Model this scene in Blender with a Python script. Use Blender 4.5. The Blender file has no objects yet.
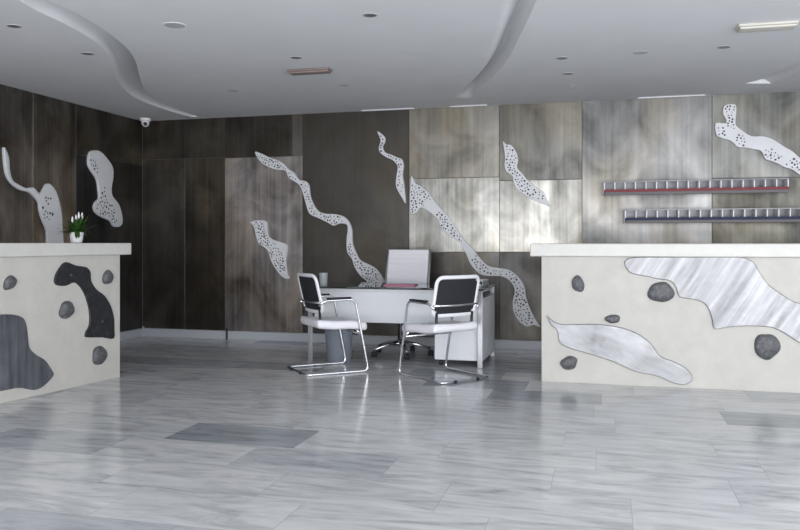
import bpy, bmesh, math, random
from mathutils import Vector, Matrix
from mathutils.geometry import tessellate_polygon
random.seed(7)
C = bpy.context.scene.collection
PI = math.pi
# ------------------------------------------------------------------ survey of the room
YAW = math.radians(14.9); F = 777.0; HX, HY = 400.0, 243.0; EYE = 1.12
fw = Vector((-math.sin(YAW), math.cos(YAW), 0)); rt = Vector((math.cos(YAW), math.sin(YAW), 0))
CAM = Vector((0, 0, EYE))
YB, XL, H = 8.24, -5.40, 2.59      # back wall, left wall, ceiling height
XR, YF = 6.2, -2.0                 # right wall and window wall (behind the camera)
def ray(px, py): return fw + rt*((px-HX)/F) + Vector((0, 0, (HY-py)/F))
def onY(px, py, Y): d = ray(px, py); return CAM + d*(Y/d.y)
def onX(px, py, X): d = ray(px, py); return CAM + d*(X/d.x)
def onZ(px, py, Z): d = ray(px, py); return CAM + d*((Z-EYE)/d.z)
# ------------------------------------------------------------------ object helpers
def tag(o, label, cat, group=None, kind=None):
    if label: o['label'] = label
    if cat: o['category'] = cat
    if group: o['group'] = group
    if kind: o['kind'] = kind
    return o
def thing(name, label, cat, loc=(0,0,0), rotz=0, group=None):
    o = bpy.data.objects.new(name, None); C.objects.link(o)
    o.empty_display_size = .05
    o.location = loc; o.rotation_euler = (0,0,rotz)
    return tag(o, label, cat, group)
def obj(name, bm, mat, parent=None, world=False, smooth=False, label=None, auto=None):
    if world and parent is not None:
        bmesh.ops.translate(bm, verts=bm.verts, vec=-Vector(parent['_o']) if '_o' in parent else -Vector(parent.location))
    me = bpy.data.meshes.new(name)
    bmesh.ops.recalc_face_normals(bm, faces=bm.faces)
    bm.to_mesh(me); bm.free()
    for m in (mat if isinstance(mat, (list, tuple)) else [mat]): me.materials.append(m)
    if smooth or auto:
        for p in me.polygons: p.use_smooth = True
        if auto: me.set_sharp_from_angle(angle=math.radians(auto))
    o = bpy.data.objects.new(name, me); C.objects.link(o)
    if parent is not None: o.parent = parent
    if label: o['label'] = label
    return o
def struct(name, bm, mat, **k):
    o = obj(name, bm, mat, **k); o['kind'] = 'structure'; return o
def dup(root, loc, rotz, label):
    r = root.copy(); C.objects.link(r); r.location = loc; r.rotation_euler = (0,0,rotz); r['label'] = label
    for ch in list(root.children):
        c = ch.copy(); C.objects.link(c); c.parent = r
        for g in ch.children:
            d = g.copy(); C.objects.link(d); d.parent = c
    return r
# ------------------------------------------------------------------ mesh helpers
def box(bm, a, b, bev=0, seg=2, mi=0):
    x0,y0,z0 = a; x1,y1,z1 = b
    m = Matrix.LocRotScale(((x0+x1)/2,(y0+y1)/2,(z0+z1)/2), None, (abs(x1-x0),abs(y1-y0),abs(z1-z0)))
    r = bmesh.ops.create_cube(bm, size=1, matrix=m)
    fs = {f for v in r['verts'] for f in v.link_faces}
    for f in fs: f.material_index = mi
    if bev:
        es = list({e for v in r['verts'] for e in v.link_edges})
        bmesh.ops.bevel(bm, geom=es, offset=bev, segments=seg, affect='EDGES', profile=.5)
    return bm
def B(a, b, bev=0, seg=2): return box(bmesh.new(), a, b, bev, seg)
def cyl(bm, c, r1, r2, h, n=24, axis='Z', bev=0):
    rot = {'Z': Matrix.Identity(4), 'X': Matrix.Rotation(PI/2,4,'Y'), 'Y': Matrix.Rotation(PI/2,4,'X')}[axis]
    r = bmesh.ops.create_cone(bm, cap_ends=True, segments=n, radius1=r1, radius2=r2, depth=h, matrix=Matrix.Translation(c) @ rot)
    if bev:
        es = [e for e in {e for v in r['verts'] for e in v.link_edges} if any(len(f.verts) > 4 for f in e.link_faces)]
        bmesh.ops.bevel(bm, geom=es, offset=bev, segments=2, affect='EDGES', profile=.5)
    return bm
def lathe(bm, prof, c=(0,0,0), n=32):
    rings = []
    for (r, z) in prof:
        rings.append([bm.verts.new((c[0]+r*math.cos(2*PI*i/n), c[1]+r*math.sin(2*PI*i/n), c[2]+z)) for i in range(n)])
    for a, b in zip(rings, rings[1:]):
        for i in range(n): bm.faces.new((a[i], a[(i+1)%n], b[(i+1)%n], b[i]))
    bm.faces.new(rings[0][::-1]); bm.faces.new(rings[-1])
    return bm
def fillet(pts, r, n=6):
    pts = [Vector(p) for p in pts]; out = [pts[0]]
    for a, b, c in zip(pts, pts[1:], pts[2:]):
        u = (a-b); v = (c-b); q = min(r, u.length*.48, v.length*.48)
        p0 = b+u.normalized()*q; p2 = b+v.normalized()*q
        for i in range(n+1):
            t = i/n; out.append(p0*(1-t)**2 + b*2*t*(1-t) + p2*t*t)
    out.append(pts[-1]); return out
def tube(bm, pts, r, n=12, sy=1.0, closed=False, rr=None):
    pts = [Vector(p) for p in pts]; N = len(pts)
    tan = []
    for i in range(N):
        a = pts[(i-1) % N] if (closed or i) else pts[0]; b = pts[(i+1) % N] if (closed or i < N-1) else pts[-1]
        tan.append((b-a).normalized())
    ref = Vector((0,0,1)) if abs(tan[0].z) < .9 else Vector((1,0,0))
    u = (ref - tan[0]*ref.dot(tan[0])).normalized(); rings = []
    for i in range(N):
        u = (u - tan[i]*u.dot(tan[i])).normalized(); v = tan[i].cross(u)
        R = rr[i] if rr else r
        rings.append([bm.verts.new(pts[i] + u*R*sy*math.cos(2*PI*k/n) + v*R*math.sin(2*PI*k/n)) for k in range(n)])
    prs = list(zip(rings, rings[1:]))
    if closed: prs.append((rings[-1], rings[0]))
    for a, b in prs:
        for k in range(n): bm.faces.new((a[k], a[(k+1)%n], b[(k+1)%n], b[k]))
    if not closed:
        bm.faces.new(rings[0][::-1]); bm.faces.new(rings[-1])
    return bm
def smooth2(pts, n=4, closed=True):
    P = [Vector(p) for p in pts]; N = len(P); out = []
    for i in range(N if closed else N-1):
        g = (lambda k: P[k % N]) if closed else (lambda k: P[max(0, min(N-1, k))])
        p0, p1, p2, p3 = g(i-1), g(i), g(i+1), g(i+2)
        for j in range(n):
            t = j/n
            out.append(.5*((2*p1)+(p2-p0)*t+(2*p0-5*p1+4*p2-p3)*t*t+(3*p1-p0-3*p2+p3)*t**3))
    if not closed: out.append(P[-1])
    return out
def inside(p, poly):
    x, y = p; c = False; n = len(poly)
    for i in range(n):
        x1, y1 = poly[i]; x2, y2 = poly[(i+1) % n]
        if (y1 > y) != (y2 > y) and x < (x2-x1)*(y-y1)/(y2-y1)+x1: c = not c
    return c
def edged(p, poly, m): return all(inside((p[0]+m*math.cos(a), p[1]+m*math.sin(a)), poly) for a in (0,1.05,2.1,3.15,4.2,5.25))
def slab(outl, to3, depth, bevel=.004, shift=(0,0), cells=None, cell=.0115, gap=.0245, seed=1, bias=None):
    """sheet cut to an outline given in plane coordinates (a, b); to3(a, b, h) lifts to space; cells = list of (a, b, radius, n)"""
    bm = bmesh.new(); n = len(outl)
    area = sum(outl[i][0]*outl[(i+1) % n][1]-outl[(i+1) % n][0]*outl[i][1] for i in range(n)); sg = 1 if area > 0 else -1
    def inset(d, bias=None):
        o = []
        for i in range(n):
            a = Vector(outl[i-1]); b = Vector(outl[i]); c = Vector(outl[(i+1) % n])
            t = (c-a); t = t.normalized() if t.length else Vector((1, 0)); nn = Vector((-t.y, t.x))*sg
            o.append(b+nn*(d+(bias(b)*max(0, -nn.x) if bias else 0)))
        return o
    r0 = [bm.verts.new(to3(p[0], p[1], 0)) for p in outl]
    r1 = [bm.verts.new(to3(p[0], p[1], depth-bevel)) for p in outl]
    top = [Vector((p.x+shift[0], p.y+shift[1])) for p in inset(bevel, bias)]
    r2 = [bm.verts.new(to3(p[0], p[1], depth)) for p in top]
    for a, b in ((r0, r1), (r1, r2)):
        for i in range(n): bm.faces.new((a[i], a[(i+1) % n], b[(i+1) % n], b[i]))
    for tri in tessellate_polygon([[Vector((p.x, p.y, 0)) for p in top]]):
        try: bm.faces.new([r2[i] for i in tri])
        except ValueError: pass
    if cells:
        rnd = random.Random(seed); tp = [(p.x, p.y) for p in top]; put = []
        for (ca, cb, cr, cn) in cells:
            for _ in range(cn*6):
                if cn <= 0: break
                a = rnd.uniform(0, 2*PI); q = cr*math.sqrt(rnd.random()); p = (ca+q*math.cos(a), cb+q*math.sin(a))
                if any((p[0]-s[0])**2+(p[1]-s[1])**2 < gap*gap for s in put) or not edged(p, tp, cell*1.25): continue
                put.append(p); cn -= 1
                k = rnd.choice((5, 6)); ph = rnd.random()*6; s = cell*rnd.uniform(.55, 1.1); el = rnd.uniform(.7, 1); ro = rnd.random()*3
                vs = []
                for j in range(k):
                    x = s*math.cos(ph+2*PI*j/k); y = s*el*math.sin(ph+2*PI*j/k)
                    vs.append(bm.verts.new(to3(p[0]+x*math.cos(ro)-y*math.sin(ro), p[1]+x*math.sin(ro)+y*math.cos(ro), depth+.0006)))
                f = bm.faces.new(vs); f.material_index = 1
    return bm
# ------------------------------------------------------------------ materials
def mat(name, col=(.8,.8,.8), rough=.5, metal=0, **k):
    m = bpy.data.materials.new(name); m.use_nodes = True
    b = m.node_tree.nodes['Principled BSDF']
    b.inputs['Base Color'].default_value = (*col, 1); b.inputs['Roughness'].default_value = rough; b.inputs['Metallic'].default_value = metal
    for kk, v in k.items(): b.inputs[kk.replace('_', ' ')].default_value = v
    return m
class NT:
    def __init__(s, m): s.t = m.node_tree; s.b = s.t.nodes['Principled BSDF']
    def n(s, ty, **k):
        x = s.t.nodes.new(ty)
        for a, v in k.items(): setattr(x, a, v)
        return x
    def l(s, a, b): s.t.links.new(a, b)
    def math(s, op, a, b=None):
        x = s.n('ShaderNodeMath', operation=op)
        for i, v in enumerate((a, b)):
            if v is None: continue
            if isinstance(v, (int, float)): x.inputs[i].default_value = v
            else: s.l(v, x.inputs[i])
        return x.outputs[0]
    def coord(s, scale, loc=(0,0,0), rot=(0,0,0), src='Object'):
        c = s.n('ShaderNodeTexCoord'); m = s.n('ShaderNodeMapping')
        m.inputs['Scale'].default_value = scale; m.inputs['Location'].default_value = loc; m.inputs['Rotation'].default_value = rot
        s.l(c.outputs[src], m.inputs[0]); return m.outputs[0]
    def noise(s, vec, scale, detail=3, rough=.5, dist=0):
        x = s.n('ShaderNodeTexNoise'); x.inputs['Scale'].default_value = scale; x.inputs['Detail'].default_value = detail
        x.inputs['Roughness'].default_value = rough; x.inputs['Distortion'].default_value = dist
        s.l(vec, x.inputs['Vector']); return x.outputs['Fac']
    def ramp(s, fac, stops):
        x = s.n('ShaderNodeValToRGB'); e = x.color_ramp.elements
        while len(e) < len(stops): e.new(.5)
        for el, (p, c) in zip(e, stops): el.position = p; el.color = (*c, 1) if len(c) == 3 else c
        s.l(fac, x.inputs[0]); return x.outputs[0]
    def mix(s, fac, a, b, bt='MIX'):
        x = s.n('ShaderNodeMix', data_type='RGBA', blend_type=bt)
        for i, v in ((0, fac), (6, a), (7, b)):
            if isinstance(v, (int, float)): x.inputs[i].default_value = v
            elif isinstance(v, tuple): x.inputs[i].default_value = (*v, 1)
            else: s.l(v, x.inputs[i])
        return x.outputs[2]
    def bump(s, h, st, dist=.01):
        x = s.n('ShaderNodeBump'); x.inputs['Strength'].default_value = st; x.inputs['Distance'].default_value = dist
        s.l(h, x.inputs['Height']); s.l(x.outputs[0], s.b.inputs['Normal'])
def mul(c, k): return tuple(min(1, v*k) for v in c)
_pc = {}
def panel_mat(col, rough=.38, lo=.55, hi=1.5, seed=0, cloud=0):
    m = mat('patinated_steel', col, rough, 1.0); t = NT(m)
    streak = t.noise(t.coord((24, 24, .5), (seed*3.1, 0, seed)), 1.0, 5, .6)
    blot = t.noise(t.coord((1.5, 1.5, 1.1), (seed*1.7, seed, 2)), 1.6, 4, .55, .6)
    s1 = t.math('MULTIPLY', streak, .30); s2 = t.math('MULTIPLY', blot, .70)
    v = t.math('ADD', s1, s2)
    c = t.ramp(v, [(.36, mul(col, lo)), (.5+cloud*.5, col), (.66, mul(col, hi))])
    tint = t.ramp(t.noise(t.coord((1,1,.6), (seed, 4, seed*2)), 1.9, 3), [(.35, (1.03,.985,.90)), (.5, (1,1,1)), (.66, (.97,.99,1.02))])
    c = t.mix(1.0, c, tint, 'MULTIPLY'); t.l(c, t.b.inputs['Base Color'])
    r = t.math('ADD', t.math('MULTIPLY', blot, -.3), rough+.18); t.l(r, t.b.inputs['Roughness'])
    t.bump(streak, .12, .004)
    return m
# floor: polished grey marble planks
def floor_mat():
    m = mat('polished_marble', (.5,.5,.5), .12); t = NT(m)
    co = t.n('ShaderNodeTexCoord'); sp = t.n('ShaderNodeSeparateXYZ'); t.l(co.outputs['Object'], sp.inputs[0])
    RH, RL = .40, .80
    ry = t.math('DIVIDE', t.math('ADD', sp.outputs[1], 20.05), RH); row = t.math('FLOOR', ry)
    wn0 = t.n('ShaderNodeTexWhiteNoise', noise_dimensions='1D'); t.l(row, wn0.inputs['W'])
    cx = t.math('ADD', t.math('DIVIDE', t.math('ADD', sp.outputs[0], 20), RL), t.math('MULTIPLY', wn0.outputs['Value'], 1.0)); colu = t.math('FLOOR', cx)
    cb = t.n('ShaderNodeCombineXYZ'); t.l(colu, cb.inputs[0]); t.l(row, cb.inputs[1])
    wn = t.n('ShaderNodeTexWhiteNoise', noise_dimensions='3D'); t.l(cb.outputs[0], wn.inputs['Vector'])
    # veins: per plank offset of a stretched noise
    off = t.n('ShaderNodeVectorMath', operation='SCALE'); t.l(wn.outputs['Color'], off.inputs[0]); off.inputs['Scale'].default_value = 37
    ad = t.n('ShaderNodeVectorMath', operation='ADD'); t.l(co.outputs['Object'], ad.inputs[0]); t.l(off.outputs[0], ad.inputs[1])
    mp = t.n('ShaderNodeMapping'); mp.inputs['Rotation'].default_value = (0, 0, .16); mp.inputs['Scale'].default_value = (.8, 3.4, 1)
    t.l(ad.outputs[0], mp.inputs[0])
    v1 = t.noise(mp.outputs[0], 1.7, 8, .66, 1.6); v2 = t.noise(mp.outputs[0], 5.0, 5, .6, .6)
    vv = t.math('ADD', t.math('MULTIPLY', v1, .7), t.math('MULTIPLY', v2, .3))
    c = t.ramp(vv, [(.32, (.32,.33,.345)), (.42, (.54,.55,.565)), (.52, (.70,.705,.71)), (.66, (.83,.83,.825))])
    tone = t.ramp(wn.outputs['Value'], [(0, (.50,.53,.57)), (.2, (.74,.76,.79)), (.3, (.92,.925,.93)), (1, (1,1,1))])
    c = t.mix(1.0, c, tone, 'MULTIPLY'); c = t.mix(1.0, c, (.90,.90,.90), 'MULTIPLY')
    fx = t.math('FRACT', cx); fy = t.math('FRACT', ry)
    ex = t.math('LESS_THAN', fx, .004); ey = t.math('LESS_THAN', fy, .008); e = t.math('MAXIMUM', ex, ey)
    c = t.mix(t.math('MULTIPLY', e, .45), c, (.2,.21,.22))
    t.l(c, t.b.inputs['Base Color'])
    t.l(t.math('ADD', t.math('MULTIPLY', v2, .12), .10), t.b.inputs['Roughness'])
    return m
def plaster(name, col, sc=5, amt=.08, rough=.7, bump=.15):
    m = mat(name, col, rough); t = NT(m)
    n = t.noise(t.coord((1,1,1)), sc, 5, .6, .4); f = t.noise(t.coord((1,1,1)), sc*14, 3)
    t.l(t.ramp(n, [(.3, mul(col, 1-amt)), (.7, mul(col, 1+amt*.6))]), t.b.inputs['Base Color'])
    t.bump(f, bump, .004); return m
def slate(name, col, sc=30, metal=0, rough=.45):
    m = mat(name, col, rough, metal); t = NT(m)
    n = t.noise(t.coord((1,1,1)), sc, 6, .65, .5)
    t.l(t.ramp(n, [(.3, mul(col, .5)), (.55, col), (.72, mul(col, 2.0))]), t.b.inputs['Base Color'])
    t.bump(n, .5, .006); return m
def brushed(name, col, rot, rough=.28, lo=.75, hi=1.15, sc=(1.2, 45)):
    m = mat(name, col, rough, 1.0); t = NT(m)
    v0 = t.coord((1, 1, 1), rot=rot); mp = t.n('ShaderNodeMapping'); mp.inputs['Scale'].default_value = (sc[0], sc[1], sc[1]); t.l(v0, mp.inputs[0]); v = mp.outputs[0]; n = t.noise(v, 1.0, 5, .6, .2); b = t.noise(t.coord((1,1,1)), 3.5, 4, .5, .8); n2 = t.math('ADD', t.math('MULTIPLY', n, .55), t.math('MULTIPLY', b, .45))
    t.l(t.ramp(n2, [(.3, mul(col, lo)), (.7, mul(col, hi))]), t.b.inputs['Base Color'])
    t.l(t.math('ADD', t.math('MULTIPLY', b, .35), rough-.12), t.b.inputs['Roughness'])
    t.bump(n, .25, .004); return m
M = dict(
    floor=floor_mat(), ceil=plaster('ceiling_paint', (.76,.77,.79), 2, .03, .75, .03), wall=plaster('wall_paint', (.45,.45,.46), 3, .05),
    skirt=mat('grey_skirting', (.50,.52,.56), .35), counter=plaster('cream_stucco', (.565,.553,.51), 7, .07, .6, .12),
    top=plaster('countertop_stone', (.63,.62,.585), 9, .05, .35, .05),
    stone=slate('slate_stone', (.105,.108,.115), 45), darkiron=slate('dark_iron', (.035,.037,.042), 22, .3, .4),
    sculpt=plaster('pale_cut_steel', (.74,.75,.775), 6, .05, .4, .02), hole=mat('dark_perforation', (.03,.03,.035), .8),
    silver2=brushed('beaten_aluminium', (.215,.217,.225), (0, -.4, 0), .38, .45, 1.8, (2.5, 9)), silver=brushed('brushed_aluminium', (.20,.202,.21), (0, 1.0, 0), .38, .45, 1.9, (1.5, 20)),
    greymetal=brushed('grooved_grey_metal', (.26,.27,.30), (0, PI/2, 0), .38, .45, 1.6, (1.5, 26)),
    chrome=mat('chrome', (.78,.78,.80), .12, 1.0), legsteel=mat('brushed_leg_steel', (.36,.36,.38), .35, 1.0), white=mat('white_lacquer', (.80,.82,.85), .3), whitep=mat('white_plastic', (.84,.84,.87), .35),
    seat=mat('white_leatherette', (.84,.83,.87), .5), black=mat('black_plastic', (.015,.015,.018), .4),
    mesh=mat('black_mesh_fabric', (.018,.019,.024), .8), dkmetal=mat('dark_trim', (.04,.04,.045), .4),
    pot=mat('white_ceramic', (.82,.82,.84), .3), leaf=plaster('green_leaf', (.075,.20,.04), 30, .4, .45), flower=mat('white_petal', (.85,.85,.84), .6),
    soil=mat('potting_soil', (.03,.022,.015), .9), red=mat('red_edge', (.20,.012,.022), .5), blue=mat('navy_edge', (.012,.02,.07), .6),
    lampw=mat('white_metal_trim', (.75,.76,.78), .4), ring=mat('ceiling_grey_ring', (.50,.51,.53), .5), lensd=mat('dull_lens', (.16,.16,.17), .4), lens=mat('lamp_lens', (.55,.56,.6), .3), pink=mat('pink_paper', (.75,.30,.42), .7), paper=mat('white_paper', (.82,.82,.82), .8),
    acr=mat('satin_steel', (.17,.17,.18), .42, 1.0), rail=mat('dull_rail', (.12,.115,.12), .5, .6), fin=mat('bright_divider', (.86,.87,.90), .35, .0), beige=mat('beige_lamp_cover', (.27,.21,.195), .5), cream=mat('cream_lamp_cover', (.62,.60,.54), .45))
glass = mat('glass_green_tint', (.78,.90,.88), .02); glass.node_tree.nodes['Principled BSDF'].inputs['Transmission Weight'].default_value = 1.0
frost = mat('smoky_plastic', (.42,.47,.54), .25); frost.node_tree.nodes['Principled BSDF'].inputs['Transmission Weight'].default_value = .55
frost2 = mat('frosted_plastic', (.66,.72,.74), .35); frost2.node_tree.nodes['Principled BSDF'].inputs['Transmission Weight'].default_value = .4
# ------------------------------------------------------------------ room shell
struct('floor', B((XL-.2, YF-.2, -.1), (XR+.2, YB+.2, 0)), M['floor'])
struct('wall_back', B((XL-.2, YB+.016, 0), (XR+.2, YB+.2, H+.4)), M['wall'])
struct('wall_left', B((XL-.2, YF-.2, 0), (XL-.016, YB+.016, H+.4)), M['wall'])
bm = bmesh.new()            # right wall with one wide opening, outside the frame
box(bm, (XR, YF-.2, 0), (XR+.2, -1.2, H+.4)); box(bm, (XR, 4.6, 0), (XR+.2, YB+.016, H+.4)); box(bm, (XR, -1.2, 2.4), (XR+.2, 4.6, H+.4))
struct('wall_right', bm, M['wall'])
bm = bmesh.new()            # window wall behind the viewer: three tall openings
WIN = [(-3.6, -1.4), (-1.2, 1.0), (1.2, 3.4), (3.6, 5.8)]
box(bm, (XL-.016, YF-.2, 2.48), (XR, YF, H+.4))
xs = [XL-.016] + [v for w in WIN for v in w] + [XR]
for i in range(0, len(xs), 2): box(bm, (xs[i], YF-.2, 0), (xs[i+1], YF, 2.48))
struct('wall_front', bm, M['wall'])
# skirting
def skirt(name, a, b): return struct(name, B(a, b, .003), M['skirt'])
skirt('baseboard_back', (XL, YB-.014, 0), (XR, YB+.016, .095))
skirt('baseboard_left', (XL-.016, YF, 0), (XL+.014, YB-.014, .095))
bm = bmesh.new()
for px in (227,): p = onY(px, 335, YB-.016); box(bm, (p.x-.009, YB-.03, 0), (p.x+.009, YB-.014, .13))
struct('trim_1', bm, M['dkmetal'])
p = onY(147, 335, YB-.016); struct('trim_2', B((XL+.014, YB-.03, 0), (XL+.034, YB-.014, .12)), M['skirt'])
# ---- ceiling with the three wave shaped recesses
def zc(l, yb=YB-.1): 
    o = []
    for p in l:
        q = onZ(p[0], p[1], H); q.y = min(q.y, yb); o.append(Vector((q.x, q.y)))
    return o
WL_L = zc([(-60,-50),(-20,-22),(18.7,0),(37.5,11),(62.5,22.5),(85,35),(100,45),(110,57.5),(115,70),(120,84),(132.5,96),(155,106),(180,114),(196,118)])
WL_R = zc([(-15,-50),(20,-20),(48.7,0),(72.5,11),(92.5,22.5),(112.5,36),(127.5,49),(136,62.5),(140,77.5),(146,91),(160,101),(180,109.5),(192,114),(199,117)])
WC_L = zc([(521,-60),(513,-30),(503,0),(497,22),(490,42),(481,64),(472,78),(461,89),(450,98)])
WC_R = zc([(560,-60),(549,-30),(536.5,0),(526,24),(516,44),(509,58),(495,75),(479,89),(472,98)])
WR_L = zc([(930,0),(860,35),(800,61),(775,72.5),(758,80),(745,83.5)])
WR_R = zc([(930,18),(860,48),(800,71),(785,77.5),(776,81),(771,83.5)])
waves = []
for L, R, kind in ((WL_L, WL_R, 'L'), (WC_L, WC_R, 'C'), (WR_L, WR_R, 'R')):
    waves.append((smooth2([(*p, 0) for p in L], 4, False), smooth2([(*p, 0) for p in R], 4, False), kind))
bm = bmesh.new()
outer = [Vector((XL-.2, YF-.2, 0)), Vector((XR+.2, YF-.2, 0)), Vector((XR+.2, YB+.2, 0)), Vector((XL-.2, YB+.2, 0))]
loops = [outer] + [[v.copy() for v in L] + [v.copy() for v in reversed(R)] for L, R, k in waves]
flat = [v for lp in loops for v in lp]; vs = [bm.verts.new((v.x, v.y, H)) for v in flat]
for tri in tessellate_polygon(loops):
    try: bm.faces.new([vs[i] for i in tri])
    except ValueError: pass
ceiling = struct('ceiling', bm, M['ceil'])
for L, R, kind in waves:
    bm = bmesh.new(); n = len(L); K = 15; dm = {'L': .17, 'C': .20, 'R': .07}[kind]
    grid = []
    for i in range(n):
        q = i/(n-1); w = (L[i]-R[i]).length
        d = min(dm, w*1.0)
        tail = {'L': 1, 'C': min(1, (1-q)/.125), 'R': 1}[kind]; d *= tail
        row = []
        for k in range(K):
            t = k/(K-1)
            z = d*(.25*min(1, t/.15)+.75*t) if kind == 'L' else (d*.62*math.sin(PI*t**2.3) if kind == 'C' else d*(1-t)**.01*(1 if k else 0))
            if kind == 'R': z = d*.6*math.sin(PI*t**1.4)
            P = L[i].lerp(R[i], t); row.append(bm.verts.new((P.x, P.y, H+z)))
        row.append(bm.verts.new((R[i].x, R[i].y, H)))
        grid.append(row)
    for a, b in zip(grid, grid[1:]):
        for k in range(K): bm.faces.new((a[k], a[k+1], b[k+1], b[k]))
    for row in (grid[0], grid[-1]):
        if (row[0].co-row[-1].co).length > 1e-4:
            try: bm.faces.new(row)
            except ValueError: pass
    bmesh.ops.remove_doubles(bm, verts=bm.verts, dist=1e-5)
    obj('curved_recess', bm, M['ceil'], ceiling, auto=40)
struct('trim_3', B((XL-.2, YF-.2, H+.3), (XR+.2, YB+.2, H+.4)), M['ceil'])       # roof above the recesses
# pale-coloured strips standing in for lines of light in the gap between ceiling and metal cladding
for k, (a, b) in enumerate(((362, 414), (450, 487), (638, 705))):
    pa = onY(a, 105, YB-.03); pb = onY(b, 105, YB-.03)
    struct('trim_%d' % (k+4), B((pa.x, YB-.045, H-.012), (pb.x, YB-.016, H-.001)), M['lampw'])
# ------------------------------------------------------------------ metal cladding, one thing per sheet
G1 = 'patinated metal sheets cladding the back wall'; G2 = 'patinated metal sheets cladding the left wall'
DK = (.085, .077, .068)
def bpanel(x0, x1, yt, yb, col, label, seed, ref=None, **k):
    ref = ref or (x0+x1)/2
    a = onY(x0, 243, YB); b = onY(x1, 243, YB)
    z1 = H-.004 if yt is None else onY(ref, yt, YB).z; z0 = .098 if yb is None else onY(ref, yb, YB).z
    o = obj('metal_wall_panel', B(((XL if x0 == 144 else a.x)+.0015, YB, z0+.0015), (b.x-.0015, YB+.014, z1-.0015), .002, 1), panel_mat(col, seed=seed, **k))
    return tag(o, label, 'wall panel', G1)
bpanel(144, 225, None, 158.5, (.095,.088,.078), 'very dark metal sheet of the top band in the corner, under the ceiling by the security camera', 1, 185)
bpanel(225, 292, None, 157, (.092,.083,.073), 'very dark metal sheet of the top band, directly above the streaky silver-brown sheet', 2, 264)
bpanel(292, 302.5, None, 157, (.17,.155,.14), 'narrow lighter brown upright metal strip under the ceiling beside the large black-brown sheet', 3, 264)
bpanel(144, 185, 158.5, None, (.125,.112,.095), 'tall dark brown metal sheet directly right of the room corner', 4, 185)
bpanel(185, 225, 158.5, None, (.11,.096,.078), 'tall dark brown metal sheet between the corner sheet and the streaky silver-brown one', 5, 185)
bpanel(225, 302.5, 157, None, (.34,.31,.295), 'streaky silver-brown metal sheet left of the dark one, carrying the small triangular cut-out', 6, 264, lo=.35, hi=1.9)
bpanel(302.5, 409, None, None, (.105,.098,.088), 'large plain black-brown metal sheet behind the desk, ceiling to skirting', 7, lo=.8, hi=1.2)
bpanel(409, 499.5, None, 178, (.25,.235,.205), 'brownish-silver metal sheet under the ceiling, right of the black-brown sheet', 8, ref=450, lo=.6)
bpanel(409, 499.5, 178, 252, (.33,.32,.29), 'bright silvery metal sheet above the office chair crossed by the long diagonal cut-out', 9, ref=450, rough=.36, lo=.5, hi=1.7)
bpanel(409, 499.5, 252, None, (.085,.08,.074), 'dark low metal sheet behind the right half of the desk', 10, ref=450)
bpanel(499.5, 582, None, 180, (.17,.165,.15), 'grey-brown metal sheet under the ceiling behind the top of the short cut-out', 11, ref=540, lo=.6)
bpanel(499.5, 582, 180, 252, (.31,.30,.272), 'bright silvery metal sheet just above the left end of the right counter', 12, ref=540, rough=.36, lo=.5, hi=1.7)
bpanel(499.5, 582, 252, None, (.075,.072,.068), 'dark low metal sheet in the gap between pedestal and right counter', 13, ref=540)
bpanel(582, 712, None, None, (.20,.197,.19), 'wide vertically streaked silver-grey metal sheet behind the left ends of the wall racks', 14, lo=.6, hi=1.4)
bpanel(712, 880, None, 178, (.16,.16,.15), 'grey metal sheet in the upper right carrying the large branching cut-out', 15, ref=755)
bpanel(712, 880, 178, None, (.115,.112,.098), 'darker olive-grey metal sheet behind the right ends of the wall racks', 16, ref=755)
def lpanel(x0, x1, yt, yb, col, label, seed, ref=None, **k):
    a = onX(x0, 243, XL) if not isinstance(x0, float) else Vector((0, x0, 0)); b = onX(x1, 243, XL)
    z1 = H-.004 if yt is None else onX(ref, yt, XL).z; z0 = .098 if yb is None else onX(ref, yb, XL).z
    o = obj('metal_wall_panel', B((XL-.014, a.y+.0015, z0+.0015), (XL, (YB if x1 > 144 else b.y)-.0015, z1-.0015), .002, 1), panel_mat(col, seed=seed, **k))
    return tag(o, label, 'wall panel', G2)
lpanel(-60, 33, None, None, (.17,.155,.14), 'dark brown metal sheet at the left edge of the photo', 21, lo=.5, hi=1.7)
lpanel(33, 76, None, None, (.15,.135,.115), 'brown streaked metal sheet on the left wall behind the bent cut-out', 22, lo=.5, hi=1.7)
lpanel(76, 144.6, None, 160, (.12,.112,.10), 'dark metal sheet on the left wall, in the top band next to the corner', 23, ref=110)
lpanel(76, 144.6, 160, None, (.055,.055,.058), 'near-black metal sheet on the left wall behind the pale kidney-shaped cut-out and the potted plant', 24, ref=110)
# ------------------------------------------------------------------ perforated cut-outs on the walls
G3 = 'perforated pale metal cut-outs on the walls'
def c5(l, ox, oy, s): return [(ox+x/s, oy+y/s) for x, y in l]
def sculpt_back(pts, label, cells, seed, depth=.03, **k):
    ab = [onY(x, y, YB-depth) for x, y in pts]; o2 = [Vector((p.x, p.z, 0)) for p in ab]
    o2 = [(p.x, p.y) for p in smooth2(o2, 3)]
    cl = []
    for (x, y, r, n) in cells:
        p = onY(x, y, YB-depth); cl.append((p.x, p.z, r*1.15, int(n*1.3)))
    bmx = slab(o2, lambda a, b, h: (a, YB-.0005-h, b), depth, cells=cl, seed=seed, **k)
    return tag(obj('perforated_wall_cutout', bmx, [M['sculpt'], M['hole']]), label, 'wall sculpture', G3)
A = c5([(52,42),(75,48),(105,62),(135,72),(155,85),(168,100),(190,115),(208,140),(230,145),(243,160),(247,195),(258,225),(275,250),(300,260),(335,262),(365,270),(385,290),(395,320),(397,365),(410,400),(425,425),(455,440),(480,455),(500,480),(512,505),(508,517),(470,512),(425,516),(422,509),(450,503),(425,480),(405,450),(395,420),(378,395),(376,350),(380,315),(375,298),(350,295),(330,303),(310,292),(275,275),(245,260),(232,225),(222,190),(210,160),(190,145),(170,132),(160,108),(130,105),(100,95),(70,75)], 240, 140, 3.533)
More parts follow.
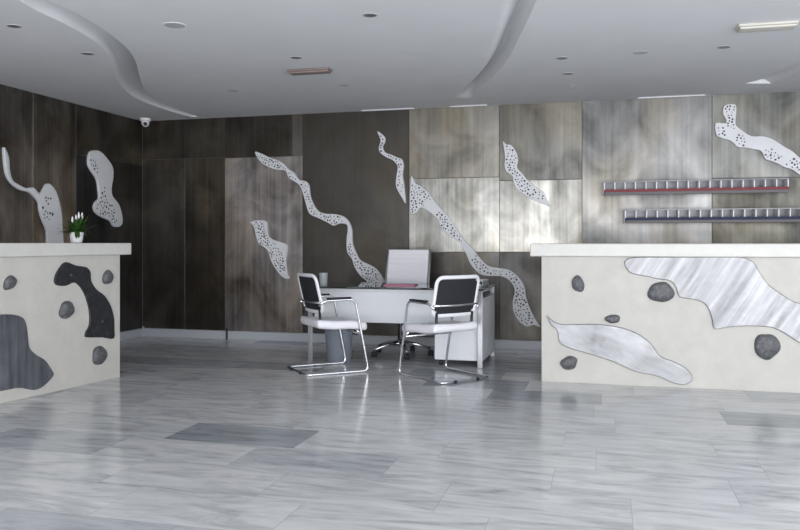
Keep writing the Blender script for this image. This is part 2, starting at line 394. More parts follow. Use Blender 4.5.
def along(pts, r, n): return [(x, y, r, n) for x, y in pts]
sculpt_back(A, 'long pale perforated ribbon snaking down the black-brown sheet to the desk', along(c5([(75,65),(95,75),(118,88),(140,92)],240,140,3.533), .07, 22) + along(c5([(185,128),(230,165),(238,200),(262,250),(285,268),(320,278),(340,283)],240,140,3.533), .06, 8) + along(c5([(320,280),(390,390),(415,430),(440,465),(465,480)],240,140,3.533), .07, 18), 1)
Bp = c5([(35,290),(75,283),(92,292),(95,330),(110,350),(155,365),(163,380),(160,430),(165,470),(172,490),(150,485),(125,455),(108,425),(100,395),(80,375),(65,365),(55,335),(48,305)], 240, 140, 3.533)
sculpt_back(Bp, 'small pale perforated wedge on the streaky silver-brown sheet', along(c5([(70,310),(78,335),(85,350)],240,140,3.533), .07, 26) + along(c5([(105,375),(125,405),(145,440)],240,140,3.533), .07, 22), 2)
Cp = [(377,131),(384.5,137),(384.5,142.5),(382.5,146),(384.5,152),(391,154.5),(397.5,157.5),(401.5,159),(403.5,165),(402.5,175),(404,185),(405.5,203),(402,198),(398.7,192.5),(395.7,185),(396.5,175),(397.5,166),(392.5,160),(386,157),(380,152.5),(378.7,147.5),(380.5,140)]
sculpt_back(Cp, 'short thin pale ribbon high on the black-brown sheet, at its right edge', along([(382,139),(381,146),(392,157.5),(400,163),(399.5,175),(400,186)], .05, 9), 3)
Dp = [(411.2,176),(415,183),(420.6,186),(428,192.5),(433.7,200),(440.3,208.4),(446.9,215),(454.4,226),(463.7,239.4),(472,248),(479,257),(487.5,265.5),(500,268.3),(508.5,269.7),(517,275.4),(524,285.3),(526,296.6),(529.7,308),(535.4,319.3),(540,327),(534,325),(527,326.5),(519.8,322),(513.6,312),(512.7,301),(514.7,291),(511.3,282.5),(504,277),(496,276),(487.5,276),(479,273.4),(470.5,264),(465.6,253),(458,241),(448.7,234.7),(441,228),(437.5,219),(428,211),(420.6,207.5),(416,213),(411,213),(410,204),(410,190)]
sculpt_back(Dp, 'longest pale perforated ribbon, running diagonally from above the office chair to the right counter', along([(412.5,190),(412.5,198),(412.5,208),(420,190),(428,196),(420,204)], .05, 8) + along([(442,217),(444,222),(451,228),(457,237)], .06, 10) + along([(476,262),(483,270),(497,272),(512,277)], .06, 7) + along([(519,287),(520,297),(520,308),(526,318)], .08, 18), 4)
Ep = c5([(411,83),(425,98),(445,100),(465,130),(472,160),(468,190),(490,215),(510,240),(540,265),(575,290),(584,315),(600,345),(560,330),(530,318),(500,300),(470,280),(455,250),(450,225),(425,205),(418,180),(420,150),(415,110)], 400, 120, 4)
sculpt_back(Ep, 'short pale perforated blade hanging across the two stacked sheets left of the wide streaked one', along(c5([(440,120),(445,145),(440,175),(452,195)],400,120,4), .06, 16) + along(c5([(475,225),(490,255),(495,275)],400,120,4), .06, 14) + along(c5([(530,300),(570,300)],400,120,4), .05, 4), 5)
Fp = c5([(160,85),(205,85),(215,110),(210,185),(215,210),(245,235),(300,270),(370,272),(430,290),(500,335),(545,360),(589,400),(680,470),(760,560),(700,575),(600,510),(545,470),(500,455),(440,425),(390,410),(375,385),(360,360),(320,350),(270,340),(220,335),(200,315),(170,295),(120,280),(95,260),(92,195),(150,195),(152,170),(135,140),(140,100)], 700, 90, 5.89)
sculpt_back(Fp, 'large branching pale cut-out in the upper right corner above the red-edged rack', along(c5([(180,100),(185,120)],700,90,5.89), .05, 14) + along(c5([(180,185),(190,195)],700,90,5.89), .05, 10) + along(c5([(115,240),(125,250),(240,290),(248,300)],700,90,5.89), .04, 8) + along(c5([(400,370),(420,385),(445,400)],700,90,5.89), .045, 8) + along(c5([(545,440),(565,455)],700,90,5.89), .05, 9), 6)
def sculpt_left(pts, label, cells, seed, depth=.028, bias=None):
    o2 = [(p.y, p.z) for p in (onX(x, y, XL+depth) for x, y in pts)]
    o2 = [(p.x, p.y) for p in smooth2([(a, b, 0) for a, b in o2], 3)]
    cl = []
    for (x, y, r, n) in cells:
        p = onX(x, y, XL+depth); cl.append((p.y, p.z, r, n))
    bmx = slab(o2, lambda a, b, h: (XL+.0005+h, a, b), depth, cells=cl, seed=seed, cell=.015, gap=.033, bevel=.006, bias=bias)
    return tag(obj('perforated_wall_cutout', bmx, [M['sculpt'], M['hole']]), label, 'wall sculpture', G3)
s = 4.815
Gp = c5([(22,35),(45,80),(50,140),(62,190),(88,212),(130,232),(165,228),(192,258),(210,240),(225,213),(245,213),(272,245),(290,300),(300,360),(303,420),(305,540),(235,540),(230,440),(210,390),(195,340),(190,300),(165,270),(140,250),(100,240),(65,215),(40,180),(28,130)], 0, 140, s)
sculpt_left(Gp, 'bent pale cut-out with a thin raised arm, leftmost, on the wall behind the left counter', along(c5([(235,290),(240,365),(215,355),(200,345)],0,140,s), .05, 5), 7, bias=lambda p: .13*max(0, min(1, (1.50-p.y)/.15)) + .02)
Hp = c5([(440,55),(460,50),(485,55),(515,85),(545,130),(548,180),(540,230),(545,270),(575,310),(590,360),(592,400),(575,418),(550,415),(535,390),(500,375),(470,355),(455,330),(462,300),(480,280),(478,240),(470,190),(445,150),(430,120),(430,80)], 0, 140, s)
sculpt_left(Hp, 'pale kidney-shaped cut-out on the left wall, right of the potted plant', along(c5([(437,100),(445,120),(455,140)],0,140,s), .06, 7) + along(c5([(520,275),(500,310),(525,320),(545,320),(480,330),(500,350),(525,355),(545,350)],0,140,s), .12, 16), 8, bias=lambda p: .11)
# ------------------------------------------------------------------ reception counters
YC = 6.364
def stone_on(parent, cen, ru, rv, to3, ang=0, seed=0):
    rnd = random.Random(seed); outl = []
    ph = [rnd.uniform(0, 6) for _ in range(3)]
    for i in range(28):
        a = 2*PI*i/28; q = 1+.06*math.sin(2*a+ph[0])+.05*math.sin(3*a+ph[1])+.03*math.sin(5*a+ph[2])
        x = ru*q*math.cos(a); y = rv*q*math.sin(a)
        outl.append((cen[0]+x*math.cos(ang)-y*math.sin(ang), cen[1]+x*math.sin(ang)+y*math.cos(ang)))
    bm = bmesh.new(); rings = []
    for (sc, h) in ((1, 0), (.99, .008), (.93, .018), (.8, .026), (.55, .032), (.25, .034)):
        rings.append([bm.verts.new(to3(cen[0]+(a-cen[0])*sc, cen[1]+(b-cen[1])*sc, h+rnd.uniform(-.001,.001)*(h > .01))) for a, b in outl])
    for a, b in zip(rings, rings[1:]):
        for i in range(28): bm.faces.new((a[i], a[(i+1) % 28], b[(i+1) % 28], b[i]))
    bm.faces.new(rings[-1])
    return obj('stone_inlay', bm, M['stone'], parent, world=True, smooth=True, label='dark oval stone set in the counter front')
# right counter
p0 = onY(541.5, 381, YC)
rc = thing('reception_counter', 'long cream stucco counter on the right with brushed silver shapes and dark stones', 'counter', (p0.x, YC, 0), group='reception counters')
obj('counter_body', B((p0.x, YC, 0), (3.9, YC+.55, 1.0115), .003), M['counter'], rc, world=True)
zt = onY(535, 255, YC).z
obj('countertop', B((onY(530, 250, YC-.03).x, YC-.03, 1.012), (3.95, YC+.62, 1.116), .008), M['top'], rc, world=True)
R3 = lambda a, b, h: (a, YC-.0005-h, b)
def rc_shape(name, pts, m, label, depth=.014, nn=3):
    o2 = [(p.x, p.z) for p in (onY(x, y, YC-depth) for x, y in pts)]
    o2 = [(p.x, p.y) for p in smooth2([(a, b, 0) for a, b in o2], nn)]
    return obj(name, slab(o2, R3, depth, bevel=.004), m, rc, world=True, label=label)
rc_shape('silver_inlay', [(624.5,264),(627.4,259),(636,257.2),(660,257),(700,257),(730,257),(743.6,257.6),(754,262.6),(760,273),(767.7,283.8),(779.8,292.8),(795,302),(820,309),(850,330),(880,350),(870,375),(840,362),(820,352),(800,343),(791.9,338),(779.8,330.5),(769,327),(749.6,326),(730,327),(714.9,329),(711.9,318.5),(707.3,306.4),(698.3,300.4),(683.2,298),(678.7,295.8),(675.7,286.8),(669.6,280.7),(659,279.2),(650,277),(641.5,275.4),(630,272.5)], M['silver'], 'large brushed silver shape at the top of the counter front')
rc_shape('silver_inlay', [(547,315.5),(552.4,320.7),(562.3,324.5),(579.3,324.3),(599,324.3),(621.7,327.7),(640,335),(652,345),(660,356),(672,361),(684,367),(691.5,375),(691.7,381),(684,385),(673,383),(662,378),(650,374.4),(635.9,371.6),(613.2,361.7),(596.2,356),(582,351.8),(567.9,347.6),(559.4,341.9),(557.4,330.6),(551,324.9)], M['silver2'], 'long lower silver shape near the floor')
for k, (x, y, rx, ry, an) in enumerate(((578,284,6.2,8,.35),(612.7,319,7,4.6,0),(569,363,8.5,6.6,.2),(661,292.3,11.8,10.8,0),(767,346.5,11.2,13.8,0))):
    c = onY(x, y, YC-.01); q = ray(x, y); dep = (c-CAM).dot(fw)/F
    stone_on(rc, (c.x, c.z), rx*dep*1.03, ry*dep, R3, an, k)
# left counter (front face turned slightly off the wall direction)
a0 = onZ(120, 377, 0); b0 = onZ(0, 404, 0); dl = (b0-a0).normalized(); nl = Vector((-dl.y, dl.x, 0))
if nl.x < 0: nl = -nl
lc = thing('reception_counter', 'cream stucco counter on the left with dark metal shapes, carrying the potted plant', 'counter', a0, group='reception counters')
def onL(px, py, off=0):
    d = ray(px, py); P0 = a0+nl*off; return CAM + d*((P0-CAM).dot(nl)/d.dot(nl))
def lbox(s0, s1, o0, o1, z0, z1, bev):
    b_ = B((s0, o0, z0), (s1, o1, z1), bev)
    for v in b_.verts: v.co = dl*v.co.x + nl*v.co.y + Vector((0, 0, v.co.z))
    return b_
obj('counter_body', lbox(0, 3.6, -.6, 0, 0, 1.0215, .003), M['counter'], lc)
obj('countertop', lbox(-.10, 3.65, -.65, .035, 1.022, 1.1195, .008), M['top'], lc)
L3 = lambda a, b, h: a0 + dl*a + nl*(h+.0005) + Vector((0, 0, b))
def lc2(pts, off=.014): return [((p-a0).dot(dl), p.z) for p in (onL(x, y, off) for x, y in pts)]
def lc_shape(name, pts, m, label, depth=.014, extra=None):
    o2 = [(p.x, p.y) for p in smooth2([(a, b, 0) for a, b in lc2(pts)], 3)]
    return obj(name, slab(o2, L3, depth, bevel=.004), m, lc, world=True, label=label)
J = c5([(195,65),(225,75),(255,80),(268,95),(270,120),(285,145),(310,165),(328,195),(337,230),(338,260),(336,290),(305,287),(270,287),(253,285),(255,270),(265,250),(265,210),(255,170),(240,140),(220,125),(195,135),(168,132),(162,115),(175,85)], 0, 240, 2.945)
jo = lc_shape('iron_inlay', J, M['darkiron'], 'near-black curved iron shape')
for (x, y) in ((210,103),(302,240)):
    q = onL(x/2.945, 240+y/2.945, .016); b_ = cyl(bmesh.new(), (0,0,0), .011, .009, .006, 16)
    b_.transform(Matrix.Translation(q - a0) @ nl.to_track_quat('Z', 'Y').to_matrix().to_4x4())
    obj('screw', b_, M['chrome'], jo, auto=40)
K_ = c5([(0,220),(40,220),(70,230),(80,255),(84,290),(90,320),(110,340),(135,355),(155,385),(158,400),(130,430),(100,442),(60,435),(20,442),(-10,446),(-60,450),(-110,420),(-130,350),(-100,260),(-50,225)], 0, 240, 2.945)
lc_shape('grey_metal_inlay', K_, M['greymetal'], 'big grey grooved metal shape')
for k, (x, y, rx, ry, an) in enumerate(((10.2,282.8,7,6.2,-.5),(108,277.4,4.9,7.2,0),(67,310,7,9.2,.1),(99.8,355.4,6.6,10,-.1))):
    q = lc2([(x, y), (x+1, y), (x, y+1)], .01); su = abs(q[1][0]-q[0][0]); sv = abs(q[2][1]-q[0][1])
    stone_on(lc, q[0], rx*su, ry*sv, L3, an, k+10)
# ------------------------------------------------------------------ visitor chairs (x forward)
def make_visitor():
    t = thing('visitor_chair', '', 'chair', group='cantilever visitor chairs')
    w = .255
    def side(s):
        return fillet([(-.245, s*.232, .60), (-.20, s*w, .655), (.15, s*w, .665), (.262, s*w, .011), (-.285, s*w, .011)], .07, 7)
    bm = bmesh.new()
    pl = side(1); pr = side(-1)
    path = fillet([(-.165, .232, .585), (-.12, w, .630), (.158, w, .635), (.285, w, .011), (-.285, w, .011), (-.285, -w, .011), (.285, -w, .011), (.158, -w, .635), (-.12, -w, .630), (-.165, -.232, .585)], .055, 7)
    tube(bm, path, .0105, 12)
    for xx in (.0, -.0): pass
    tube(bm, [(.205, -w, .335), (.205, w, .335)], .009, 10)
    tube(bm, [(.17, -w+.03, .385), (.204, -w, .335)], .009, 10); tube(bm, [(.17, w-.03, .385), (.204, w, .335)], .009, 10)
    fr = obj('chrome_frame', bm, M['chrome'], t, smooth=True)
    # seat pad
    bm = bmesh.new(); box(bm, (-.175, -.235, .375), (.29, .235, .455), .03, 4)
    bmesh.ops.subdivide_edges(bm, edges=bm.edges, cuts=2, use_grid_fill=True)
    for v in bm.verts:
        v.co.z += -.02*max(0, (v.co.x-.12)/.155)**2 - .012*(v.co.z > .43)*math.cos(v.co.y*6) + .02*max(0, (-v.co.x-.06)/.12)
    obj('seat', bm, M['seat'], t, smooth=True)
    # backrest: white hoop, black mesh, chrome bar
    def bk(y, z):                      # leaning, gently curved shell
        return Vector((-.110-(z-.5)*.24-.03*(1-(y/.23)**2), y, z))
    def hoop(y0, z0, z1, r):
        pts = [(-y0, z0), (y0, z0), (y0*1.0, z1), (-y0*1.0, z1)]; o = []
        for i in range(4):
            a = Vector(pts[i-1]); b = Vector(pts[i]); c = Vector(pts[(i+1) % 4])
            u = (a-b).normalized()*r; v = (c-b).normalized()*r
            for k in range(8):
                q = k/7; o.append((b+u)*(1-q)**2 + b*2*q*(1-q) + (b+v)*q*q)
            for k in range(1, 6):
                q = k/6; o.append((b+v).lerp(c + (b-c).normalized()*r, q))
        return o
    ho = hoop(.222, .53, .842, .06)
    bm = bmesh.new(); tube(bm, [bk(p.x, p.y) for p in ho], .017, 10, sy=.8, closed=True)
    bf = obj('back_frame', bm, M['whitep'], t, smooth=True)
    bm = bmesh.new(); ny, nz = 14, 10
    for off in (-.004, .004):
        g = [[bm.verts.new(bk(-.214+.428*i/ny, .538+.296*j/nz)+Vector((off, 0, 0))) for j in range(nz+1)] for i in range(ny+1)]
        for i in range(ny):
            for j in range(nz):
                yc = -.214+.428*(i+.5)/ny; zc_ = .538+.296*(j+.5)/nz
                if (abs(yc) > .19 and (zc_ < .56 or zc_ > .815)): continue
                bm.faces.new((g[i][j], g[i+1][j], g[i+1][j+1], g[i][j+1]))
    obj('back_mesh', bm, M['mesh'], t, smooth=True)
    bm = bmesh.new(); tube(bm, [bk(y, .612)+Vector((-.022, 0, 0)) for y in (-.235,-.16,-.08,0,.08,.16,.235)], .010, 10)
    obj('back_bar', bm, M['chrome'], t, smooth=True)
    for s in (-1, 1):
        bm = bmesh.new(); tube(bm, [(-.11, s*.19, .40), (-.135, s*.19, .44), (-.142, s*.19, .55)], .012, 10)
        obj('back_bracket', bm, M['black'], t, smooth=True)
    for s in (-1, 1):
        b_ = B((-.10, s*w-.02, .6405), (.12, s*w+.02, .656), .007, 3)
        obj('armrest_pad', b_, M['black'], t, smooth=True)
    for s in (-1, 1):
        b_ = cyl(bmesh.new(), (-.285, s*.12, .0095), .0125, .0125, .034, 12, 'Y'); obj('glide', b_, M['black'], t, auto=40)
    return t
v1 = make_visitor()
FA, FB, RA, RB = [onZ(*p, 0) for p in ((402,376.5),(449,369.5),(438,383.5),(485,378))]
mid = (FA+FB+RA+RB)/4; d = ((FA+FB)-(RA+RB)).normalized(); ang = math.atan2(d.y, d.x)
v1.location = mid; v1.rotation_euler = (0, 0, ang)
v1['label'] = 'white and black visitor chair seen from behind, on the right in front of the pedestal'
FA, FB, RA, RB = [onZ(*p, 0) for p in ((365,373.5),(348,363.5),(303,375.5),(292.5,367.5))]
mid = (FA+FB+RA+RB)/4; d = ((FA+FB)-(RA+RB)).normalized(); ang2 = math.atan2(d.y, d.x)
ang2 += math.radians(8); v2 = dup(v1, mid, ang2, "white and black visitor chair seen side-on, before the bin at the desk's left end")
print('chairs', v1.location, math.degrees(ang), v2.location, math.degrees(ang2))
# ------------------------------------------------------------------ desk
YD = onZ(479, 368, 0).y; xl = onY(308, 300, YD).x; xr = onY(482.5, 300, YD).x; ZD = .712; DD = .80
print('desk', YD, xl, xr)
dk = thing('desk', 'white office desk with a glass top and flat chrome legs', 'desk', ((xl+xr)/2, YD, 0))
obj('glass_top', B((xl-.01, YD-.03, ZD-.012), (xr+.012, YD+DD, ZD), .003), glass, dk, world=True)
obj('desk_board', B((xl+.01, YD+.012, ZD-.042), (xr-.012, YD+DD-.02, ZD-.022), .003), M['white'], dk, world=True)
obj('top_frame', B((xl+.003, YD+.003, ZD-.0215), (xr-.003, YD+DD-.01, ZD-.0125), .001), M['dkmetal'], dk, world=True)
obj('modesty_panel', B((xl+.06, YD+.02, .378), (xr-.03, YD+.038, ZD-.043), .002), M['white'], dk, world=True)
for sx, sy in ((0,0),(1,0),(0,1),(1,1)):
    x = xl if sx == 0 else xr-.045; y = YD if sy == 0 else YD+DD-.03
    obj('leg', B((x, y-.006, 0), (x+.045, y+.012, ZD-.022), .002), M['legsteel'], dk, world=True)
obj('side_rail', B((xl+.01, YD+.02, ZD-.075), (xl+.03, YD+DD-.04, ZD-.043), .002), M['dkmetal'], dk, world=True)
# pedestal cabinet
x0 = onY(435, 350, YD+.06).x; x1 = xr-.002; yp = YD+.045
pc = thing('pedestal_cabinet', 'white rolling cabinet under the right end of the desk', 'cabinet', ((x0+x1)/2, yp, 0))
obj('cabinet_body', B((x0, yp, .055), (x1, yp+.22, .60), .003), M['white'], pc, world=True)
obj('cabinet_door', B((x0, yp+.226, .055), (x1, yp+.46, .60), .003), M['white'], pc, world=True)
obj('cabinet_door', B((x0, yp+.466, .055), (x1, yp+.712, .60), .003), M['white'], pc, world=True)
obj('cabinet_top', B((x0, yp, .601), (x1, yp+.712, .618), .003), M['white'], pc, world=True)
for x in (x0+.05, x1-.05):
    for y in (yp+.05, yp+.66):
        b_ = cyl(bmesh.new(), (x, y, .0245), .0245, .0245, .03, 18, 'X', .003); box(b_, (x-.012, y-.012, .04), (x+.012, y+.012, .0548))
        obj('caster', b_, M['black'], pc, world=True, auto=40)
# dark folder box on the pedestal, under the glass
b_ = B((x1-.20, yp+.10, .6185), (x1-.02, yp+.50, .665), .015, 3)
tag(obj('storage_box', b_, M['dkmetal'], smooth=False), 'low dark box on the white pedestal, just under the glass at the right end', 'box')
# items on desk
p = onY(323.5, 286, YD+.25)
b_ = lathe(bmesh.new(), [(.036, 0), (.042, .115), (.039, .115), (.033, .005)], (0,0,0), 28)
o = obj('pen_cup', b_, frost2, auto=40); o.location = (p.x, YD+.25, ZD+.0005); tag(o, 'frosted grey cup standing on the left end of the glass desk top', 'cup')
p = onY(400, 286, YD+.3)
b_ = B((-.15, -.105, 0), (.15, .105, .010), .002); o = obj('paper_stack', b_, M['pink']); o.location = (p.x, YD+.33, ZD+.0005); o.rotation_euler = (0, 0, .05)
tag(o, 'flat pink folder lying on the desk in front of the office chair', 'folder')
tr = thing('letter_tray', 'clear plastic and white letter tray on the right end of the glass desk', 'tray', (xr-.16, YD+.42, ZD+.0005))
obj('tray_base', B((-.12, -.17, 0), (.12, .17, .008), .002), frost2, tr)
for sx in (-1, 1): obj('tray_side', B((sx*.12-.004, -.17, .0085), (sx*.12+.004, .17, .05), .002), frost2, tr)
obj('tray_lid', B((-.125, -.17, .0505), (.125, .17, .058), .002), M['white'], tr)
obj('paper_sheets', B((-.105, -.15, .0085), (.105, .15, .022), .001), M['paper'], tr)
# ------------------------------------------------------------------ waste bin
q = onZ(335, 363, 0)
wb = thing('waste_bin', 'smoky grey translucent waste bin behind the left visitor chair', 'waste bin', (q.x, q.y+.11, 0))
obj('bin_shell', lathe(bmesh.new(), [(.105, .0), (.11, .01), (.135, .30), (.131, .30), (.105, .014)], n=36), frost, wb, auto=35)
obj('bin_rim', tube(bmesh.new(), [(.136*math.cos(2*PI*i/36), .136*math.sin(2*PI*i/36), .303) for i in range(36)], .005, 8, closed=True), frost, wb, smooth=True)
# ------------------------------------------------------------------ office chair behind desk
q = onZ(400, 357.5, 0)
oc = thing('office_chair', 'white ribbed high-back office chair with chrome rails behind the desk', 'office chair', (q.x-.035, 7.50, 0), .0)
bm = bmesh.new(); n = 26
prof = [(.235-.02, .47)] ; pts = []
for i in range(n+1):
    z = .50+.55*i/n; y = .20+.13*(i/n)**1.2; pts.append((y, z))
gr = []
for off in (0, .018):
    for i, (y, z) in enumerate(pts): gr.append([bm.verts.new((x, y+off + (.0045 if (i % 2) else 0)*(1 if off else -1), z)) for x in (-.212, .212)])
N1 = n+1
for i in range(n):
    bm.faces.new((gr[i][0], gr[i][1], gr[i+1][1], gr[i+1][0])); a = N1+i
    bm.faces.new((gr[a][0], gr[a+1][0], gr[a+1][1], gr[a][1]))
    for k in (0, 1): bm.faces.new((gr[i][k], gr[i+1][k], gr[a+1][k], gr[a][k]))
bm.faces.new((gr[0][0], gr[0][1], gr[N1][1], gr[N1][0])); bm.faces.new((gr[n][0], gr[n][1], gr[N1+n][1], gr[N1+n][0]))
obj('backrest', bm, M['seat'], oc)
for s_ in (-1, 1):
    bm = bmesh.new(); tube(bm, fillet([(s_*.226, -.22, .455), (s_*.226, .18, .455), (s_*.226, .21, .50), (s_*.226, .34, 1.055)], .08), .012, 10)
    obj('side_rail', bm, M['chrome'], oc, smooth=True)
obj('seat', B((-.2, -.25, .445), (.2, .19, .485), .015, 3), M['seat'], oc, smooth=True)
for s_ in (-1, 1):
    bm = bmesh.new(); tube(bm, fillet([(s_*.235, .245, .61), (s_*.262, .2, .635), (s_*.262, -.05, .635), (s_*.235, -.1, .46)], .04), .011, 10)
    obj('armrest', bm, M['chrome'], oc, smooth=True)
bm = cyl(bmesh.new(), (0,0,.30), .028, .028, .27, 20); cyl(bm, (0,0,.425), .09, .06, .03, 20); obj('tilt_mechanism', B((-.13,-.12,.352),(.13,.1,.372),.005), M['black'], oc); obj('gas_lift', bm, M['black'], oc, auto=40)
bm = cyl(bmesh.new(), (0,0,.125), .04, .035, .07, 20)
for k in range(5):
    a = 2*PI*k/5 + .15
    tube(bm, [(0.02*math.cos(a), .02*math.sin(a), .125), (.16*math.cos(a), .16*math.sin(a), .112), (.30*math.cos(a), .30*math.sin(a), .072)], .016, 10, rr=[.022, .017, .012])
obj('star_base', bm, M['chrome'], oc, smooth=True)
for k in range(5):
    a = 2*PI*k/5 + .15; cx_, cy_ = .30*math.cos(a), .30*math.sin(a)
    b_ = cyl(bmesh.new(), (cx_-.014, cy_, .028), .028, .028, .018, 20, 'X', .003); cyl(b_, (cx_+.014, cy_, .028), .028, .028, .018, 20, 'X', .003)
    cyl(b_, (cx_, cy_, .05), .009, .009, .03, 10)
    obj('caster', b_, M['black'], oc, auto=40)
# ------------------------------------------------------------------ potted plant on left counter
q = onL(76.5, 243, -.14); 
pp = thing('potted_plant', 'small white-flowering green plant in a white pot on the left counter', 'potted plant', (q.x, q.y, 1.12))
obj('pot', lathe(bmesh.new(), [(.038, 0), (.043, .003), (.055, .078), (.056, .086), (.050, .086), (.048, .06)], n=32), M['pot'], pp, auto=40)
obj('soil', cyl(bmesh.new(), (0,0,.0655), .047, .047, .008, 24), M['soil'], pp)
bm = bmesh.new(); rnd = random.Random(5)
def leaf(bm, a, r0, L_, w_, lift, droop):
    dv = Vector((math.cos(a), math.sin(a), 0)); sv = Vector((-dv.y, dv.x, 0)); prev = None
    for i in range(8):
        t = i/7; p_ = dv*(r0+L_*t*math.cos(lift)) + Vector((0, 0, .068+L_*math.sin(lift)*t - droop*t*t)); rad_ = Vector((p_.x, p_.y)).length; p_.z = max(p_.z, .098) if .03 < rad_ < .072 else p_.z; ww = w_*math.sin(PI*min(1, t*.92+.08))**.8+.0008
        row = [bm.verts.new(p_+sv*ww+Vector((0,0,.25*ww))), bm.verts.new(p_), bm.verts.new(p_-sv*ww+Vector((0,0,.25*ww)))]
        if prev:
            for k in (0, 1): bm.faces.new((prev[k], prev[k+1], row[k+1], row[k]))
        prev = row
for i in range(80):
    leaf(bm, rnd.uniform(0, 2*PI), rnd.uniform(0, .02), rnd.uniform(.09, .19), rnd.uniform(.007, .016), rnd.uniform(.25, 1.42), rnd.uniform(0, .09))
bmesh.ops.solidify(bm, geom=bm.faces[:], thickness=.0008)
obj('foliage', bm, M['leaf'], pp, smooth=True)
for i, (dx, dy, hh) in enumerate(((.018, 0, .225), (-.008, .01, .205), (.045, .0, .222), (-.025, -.02, .19))):
    dvec = rt*dx + fw*dy
    b_ = tube(bmesh.new(), [(0,0,.066), (dvec.x*.5, dvec.y*.5, hh*.5), (dvec.x, dvec.y, hh-.03)], .0015, 6)
    fl = obj('flower_stem', b_, M['leaf'], pp, smooth=True)
    b_ = lathe(bmesh.new(), [(.001, -.032), (.006, -.024), (.0085, -.010), (.006, .010), (.001, .026)], (dvec.x, dvec.y, hh), 12)
    for v in b_.verts: v.co += rt*0
    obj('flower', b_, M['flower'], fl, smooth=True)
# ------------------------------------------------------------------ security camera
q = onZ(147.5, 121, H); q = Vector((XL+.13, YB-.14, H))
sc = thing('security_camera', 'small white dome security camera on the ceiling in the corner', 'security camera', q)
obj('mount', lathe(bmesh.new(), [(.062, 0), (.062, -.028), (.052, -.034)][::-1], n=28), M['whitep'], sc, auto=40)
b_ = bmesh.new(); bmesh.ops.create_uvsphere(b_, u_segments=24, v_segments=14, radius=.046, matrix=Matrix.Translation((0,0,-.052)))
ball = obj('camera_ball', b_, M['whitep'], sc, smooth=True)
dirv = (CAM - q); dirv.z = -.35*dirv.length; dirv.normalize()
b_ = cyl(bmesh.new(), (0,0,0), .022, .022, .012, 20); b_.transform(Matrix.Translation(Vector((0,0,-.052))+dirv*.044) @ dirv.to_track_quat('Z','Y').to_matrix().to_4x4())
obj('camera_lens', b_, M['black'], ball, auto=40)
# ------------------------------------------------------------------ wall racks
def rack(pxa, pxb, pyt, pyb, ref, nd, edge, label, seed):
    yf = YB-.20
    a = onY(pxa, 200, yf).x; b = onY(pxb, 200, yf).x; zt = onY(ref, pyt, yf).z; zb = onY(ref, pyb, yf).z
    t = thing('wall_rack', label, 'rack', (a, YB-.001, zb), group='metal racks on the back wall')
    obj('back_plate', B((a, YB-.007, zb), (b, YB-.001, zt), .001), M['acr'], t, world=True)
    obj('shelf', B((a, yf, zb), (b, YB-.0075, zb+.010), .001), M['acr'], t, world=True)
    obj('front_edge', B((a, yf-.006, zb-.003), (b, yf-.0005, zb+.024), .001), M[edge], t, world=True)
    obj('bottom_rail', B((a+.01, yf+.004, zb-.03), (b-.01, yf+.03, zb-.0005), .002), M['rail'], t, world=True)
    obj('top_rail', B((a, yf-.004, zt-.012), (b, yf+.004, zt), .001), M['acr'], t, world=True)
    for i in range(nd):
        x = a+.006+(b-a-.012)*i/(nd-1)
        obj('divider', B((x-.005, yf+.0045, zb+.0105), (x+.005, YB-.0075, zt-.004), .0005, 1), M['fin'], t, world=True)
    obj('end_bracket', B((a-.012, yf-.004, zb-.03), (a-.0005, YB-.001, zt+.002), .002), M['acr'], t, world=True)
    return t
rack(604, 789, 179.5, 190.5, 700, 18, 'red', 'upper wall rack with a dark red front edge', 1)
rack(625, 850, 208.5, 219.5, 715, 21, 'blue', 'lower wall rack with a navy front edge', 2)
# ------------------------------------------------------------------ ceiling fittings
def downlight(px, py, r, label, proto=[None]):
    q = onZ(px, py, H)
    t = thing('recessed_spotlight', label, 'ceiling light', (q.x, q.y, H-.0005), group='recessed ceiling spotlights')
    obj('ring', lathe(bmesh.new(), [(r*.78, 0), (r, 0), (r*.98, -.003), (r*.82, -.004), (r*.78, -.001)], n=32), M['lampw'] if r > .07 else M['ring'], t, auto=40)
    obj('lens', cyl(bmesh.new(), (0,0,-.0015), r*.77, r*.77, .003, 24), M['lens'] if r > .07 else (M['ring'] if label.startswith(('small pale', 'pale')) else M['lensd']), t)
    return t
for px, py, r, lb in ((174.5,25.5,.085,'largest round white recessed spotlight, between the two ceiling waves on the left'),
    (14,26,.05,'small recessed spotlight at the far left beyond the left ceiling wave'), (87.5,53.5,.05,'small recessed spotlight just left of the bend of the left ceiling wave'),
    (370,15,.05,'small dark recessed spotlight nearest the viewer, left of the central ceiling wave'), (296,57.5,.05,'small recessed spotlight just above the brownish emergency light'),
    (233,91,.05,'small pale recessed spotlight near the back wall, left of the brownish emergency light'), (344.5,85,.05,'small pale recessed spotlight right of and beyond the brownish emergency light'),
    (562,58,.05,'front spotlight of the row of three right of the central ceiling wave'), (568,73.5,.05,'middle spotlight of the row of three right of the central ceiling wave'),
    (572,86.5,.035,'rear and smallest spotlight of the row of three right of the central ceiling wave'), (640.5,52.5,.055,'pale recessed spotlight midway between the central ceiling wave and the long white emergency light'),
    (724,47,.05,'small dark recessed spotlight just below the long white emergency light')):
    downlight(px, py, r, lb)
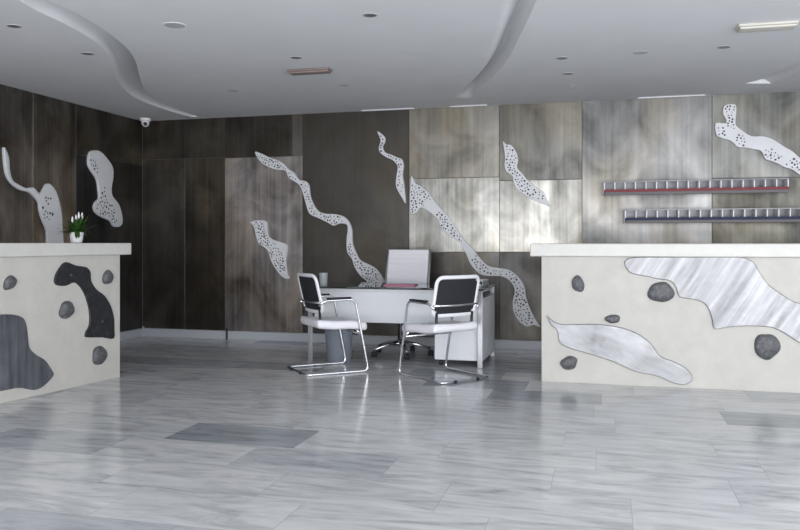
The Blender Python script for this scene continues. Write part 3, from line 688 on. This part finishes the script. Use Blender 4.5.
def emer(px, py, L_, w_, m, label, rz=0):
    q = onZ(px, py, H)
    t = thing('emergency_light', label, 'ceiling light', (q.x, q.y, H), rz, group='surface-mounted emergency lights')
    obj('housing', B((-L_/2, -w_/2, -.018), (L_/2, w_/2, 0), .008, 3), m, t, auto=40)
    obj('diffuser', B((-L_/2+.012, -w_/2+.012, -.034), (L_/2-.012, w_/2-.012, -.0185), .006, 3), m, t, auto=40)
    return t
emer(310, 69.5, .37, .12, M['beige'], 'short brownish emergency light on the ceiling left of centre')
emer(766.5, 24.5, .375, .14, M['cream'], 'long white emergency light on the ceiling at the upper right', .02)
# ------------------------------------------------------------------ light, camera
w = bpy.data.worlds.new('overcast'); w.use_nodes = True; bpy.context.scene.world = w
w.node_tree.nodes['Background'].inputs[0].default_value = (.80,.88,1,1); w.node_tree.nodes['Background'].inputs[1].default_value = 1.2
for a, b in WIN:       # daylight through the windows behind the viewer, and unseen uplights added outside to brighten the ceiling
    for nm, z, sy, e, tilt, yy in (('window_daylight', 1.25, 2.4, 75, PI/2, YF-.06), ('ceiling_fill', .12, 1.6, 150, PI*.80, YF-1.0)):
        l = bpy.data.lights.new(nm, 'AREA'); l.shape = 'RECTANGLE'; l.size = b-a; l.size_y = sy; l.energy = e*(.45 if a < -3 else .9); l.color = (.985,.985,1)
        o = bpy.data.objects.new(nm, l); C.objects.link(o); o.location = ((a+b)/2, yy, z); o.rotation_euler = (tilt, 0, 0)
l = bpy.data.lights.new('side_window_daylight', 'AREA'); l.shape = 'RECTANGLE'; l.size = 5.8; l.size_y = 2.4; l.energy = 110; l.color = (.97,.98,1)
o = bpy.data.objects.new('side_window_daylight', l); C.objects.link(o); o.location = (XR+.1, 1.7, 1.2); o.rotation_euler = (PI/2, 0, PI/2)
cd = bpy.data.cameras.new('camera'); cam = bpy.data.objects.new('camera', cd); C.objects.link(cam)
cam.location = CAM; cam.rotation_euler = (PI/2, 0, YAW); cd.sensor_width = 36; cd.lens = F/800*36; cd.shift_y = -(265-HY)/800
bpy.context.scene.camera = cam
vs_ = bpy.context.scene.view_settings; vs_.view_transform = 'Standard'; vs_.look = 'None'; vs_.gamma = 1; vs_.use_curve_mapping = False; vs_.exposure = .12
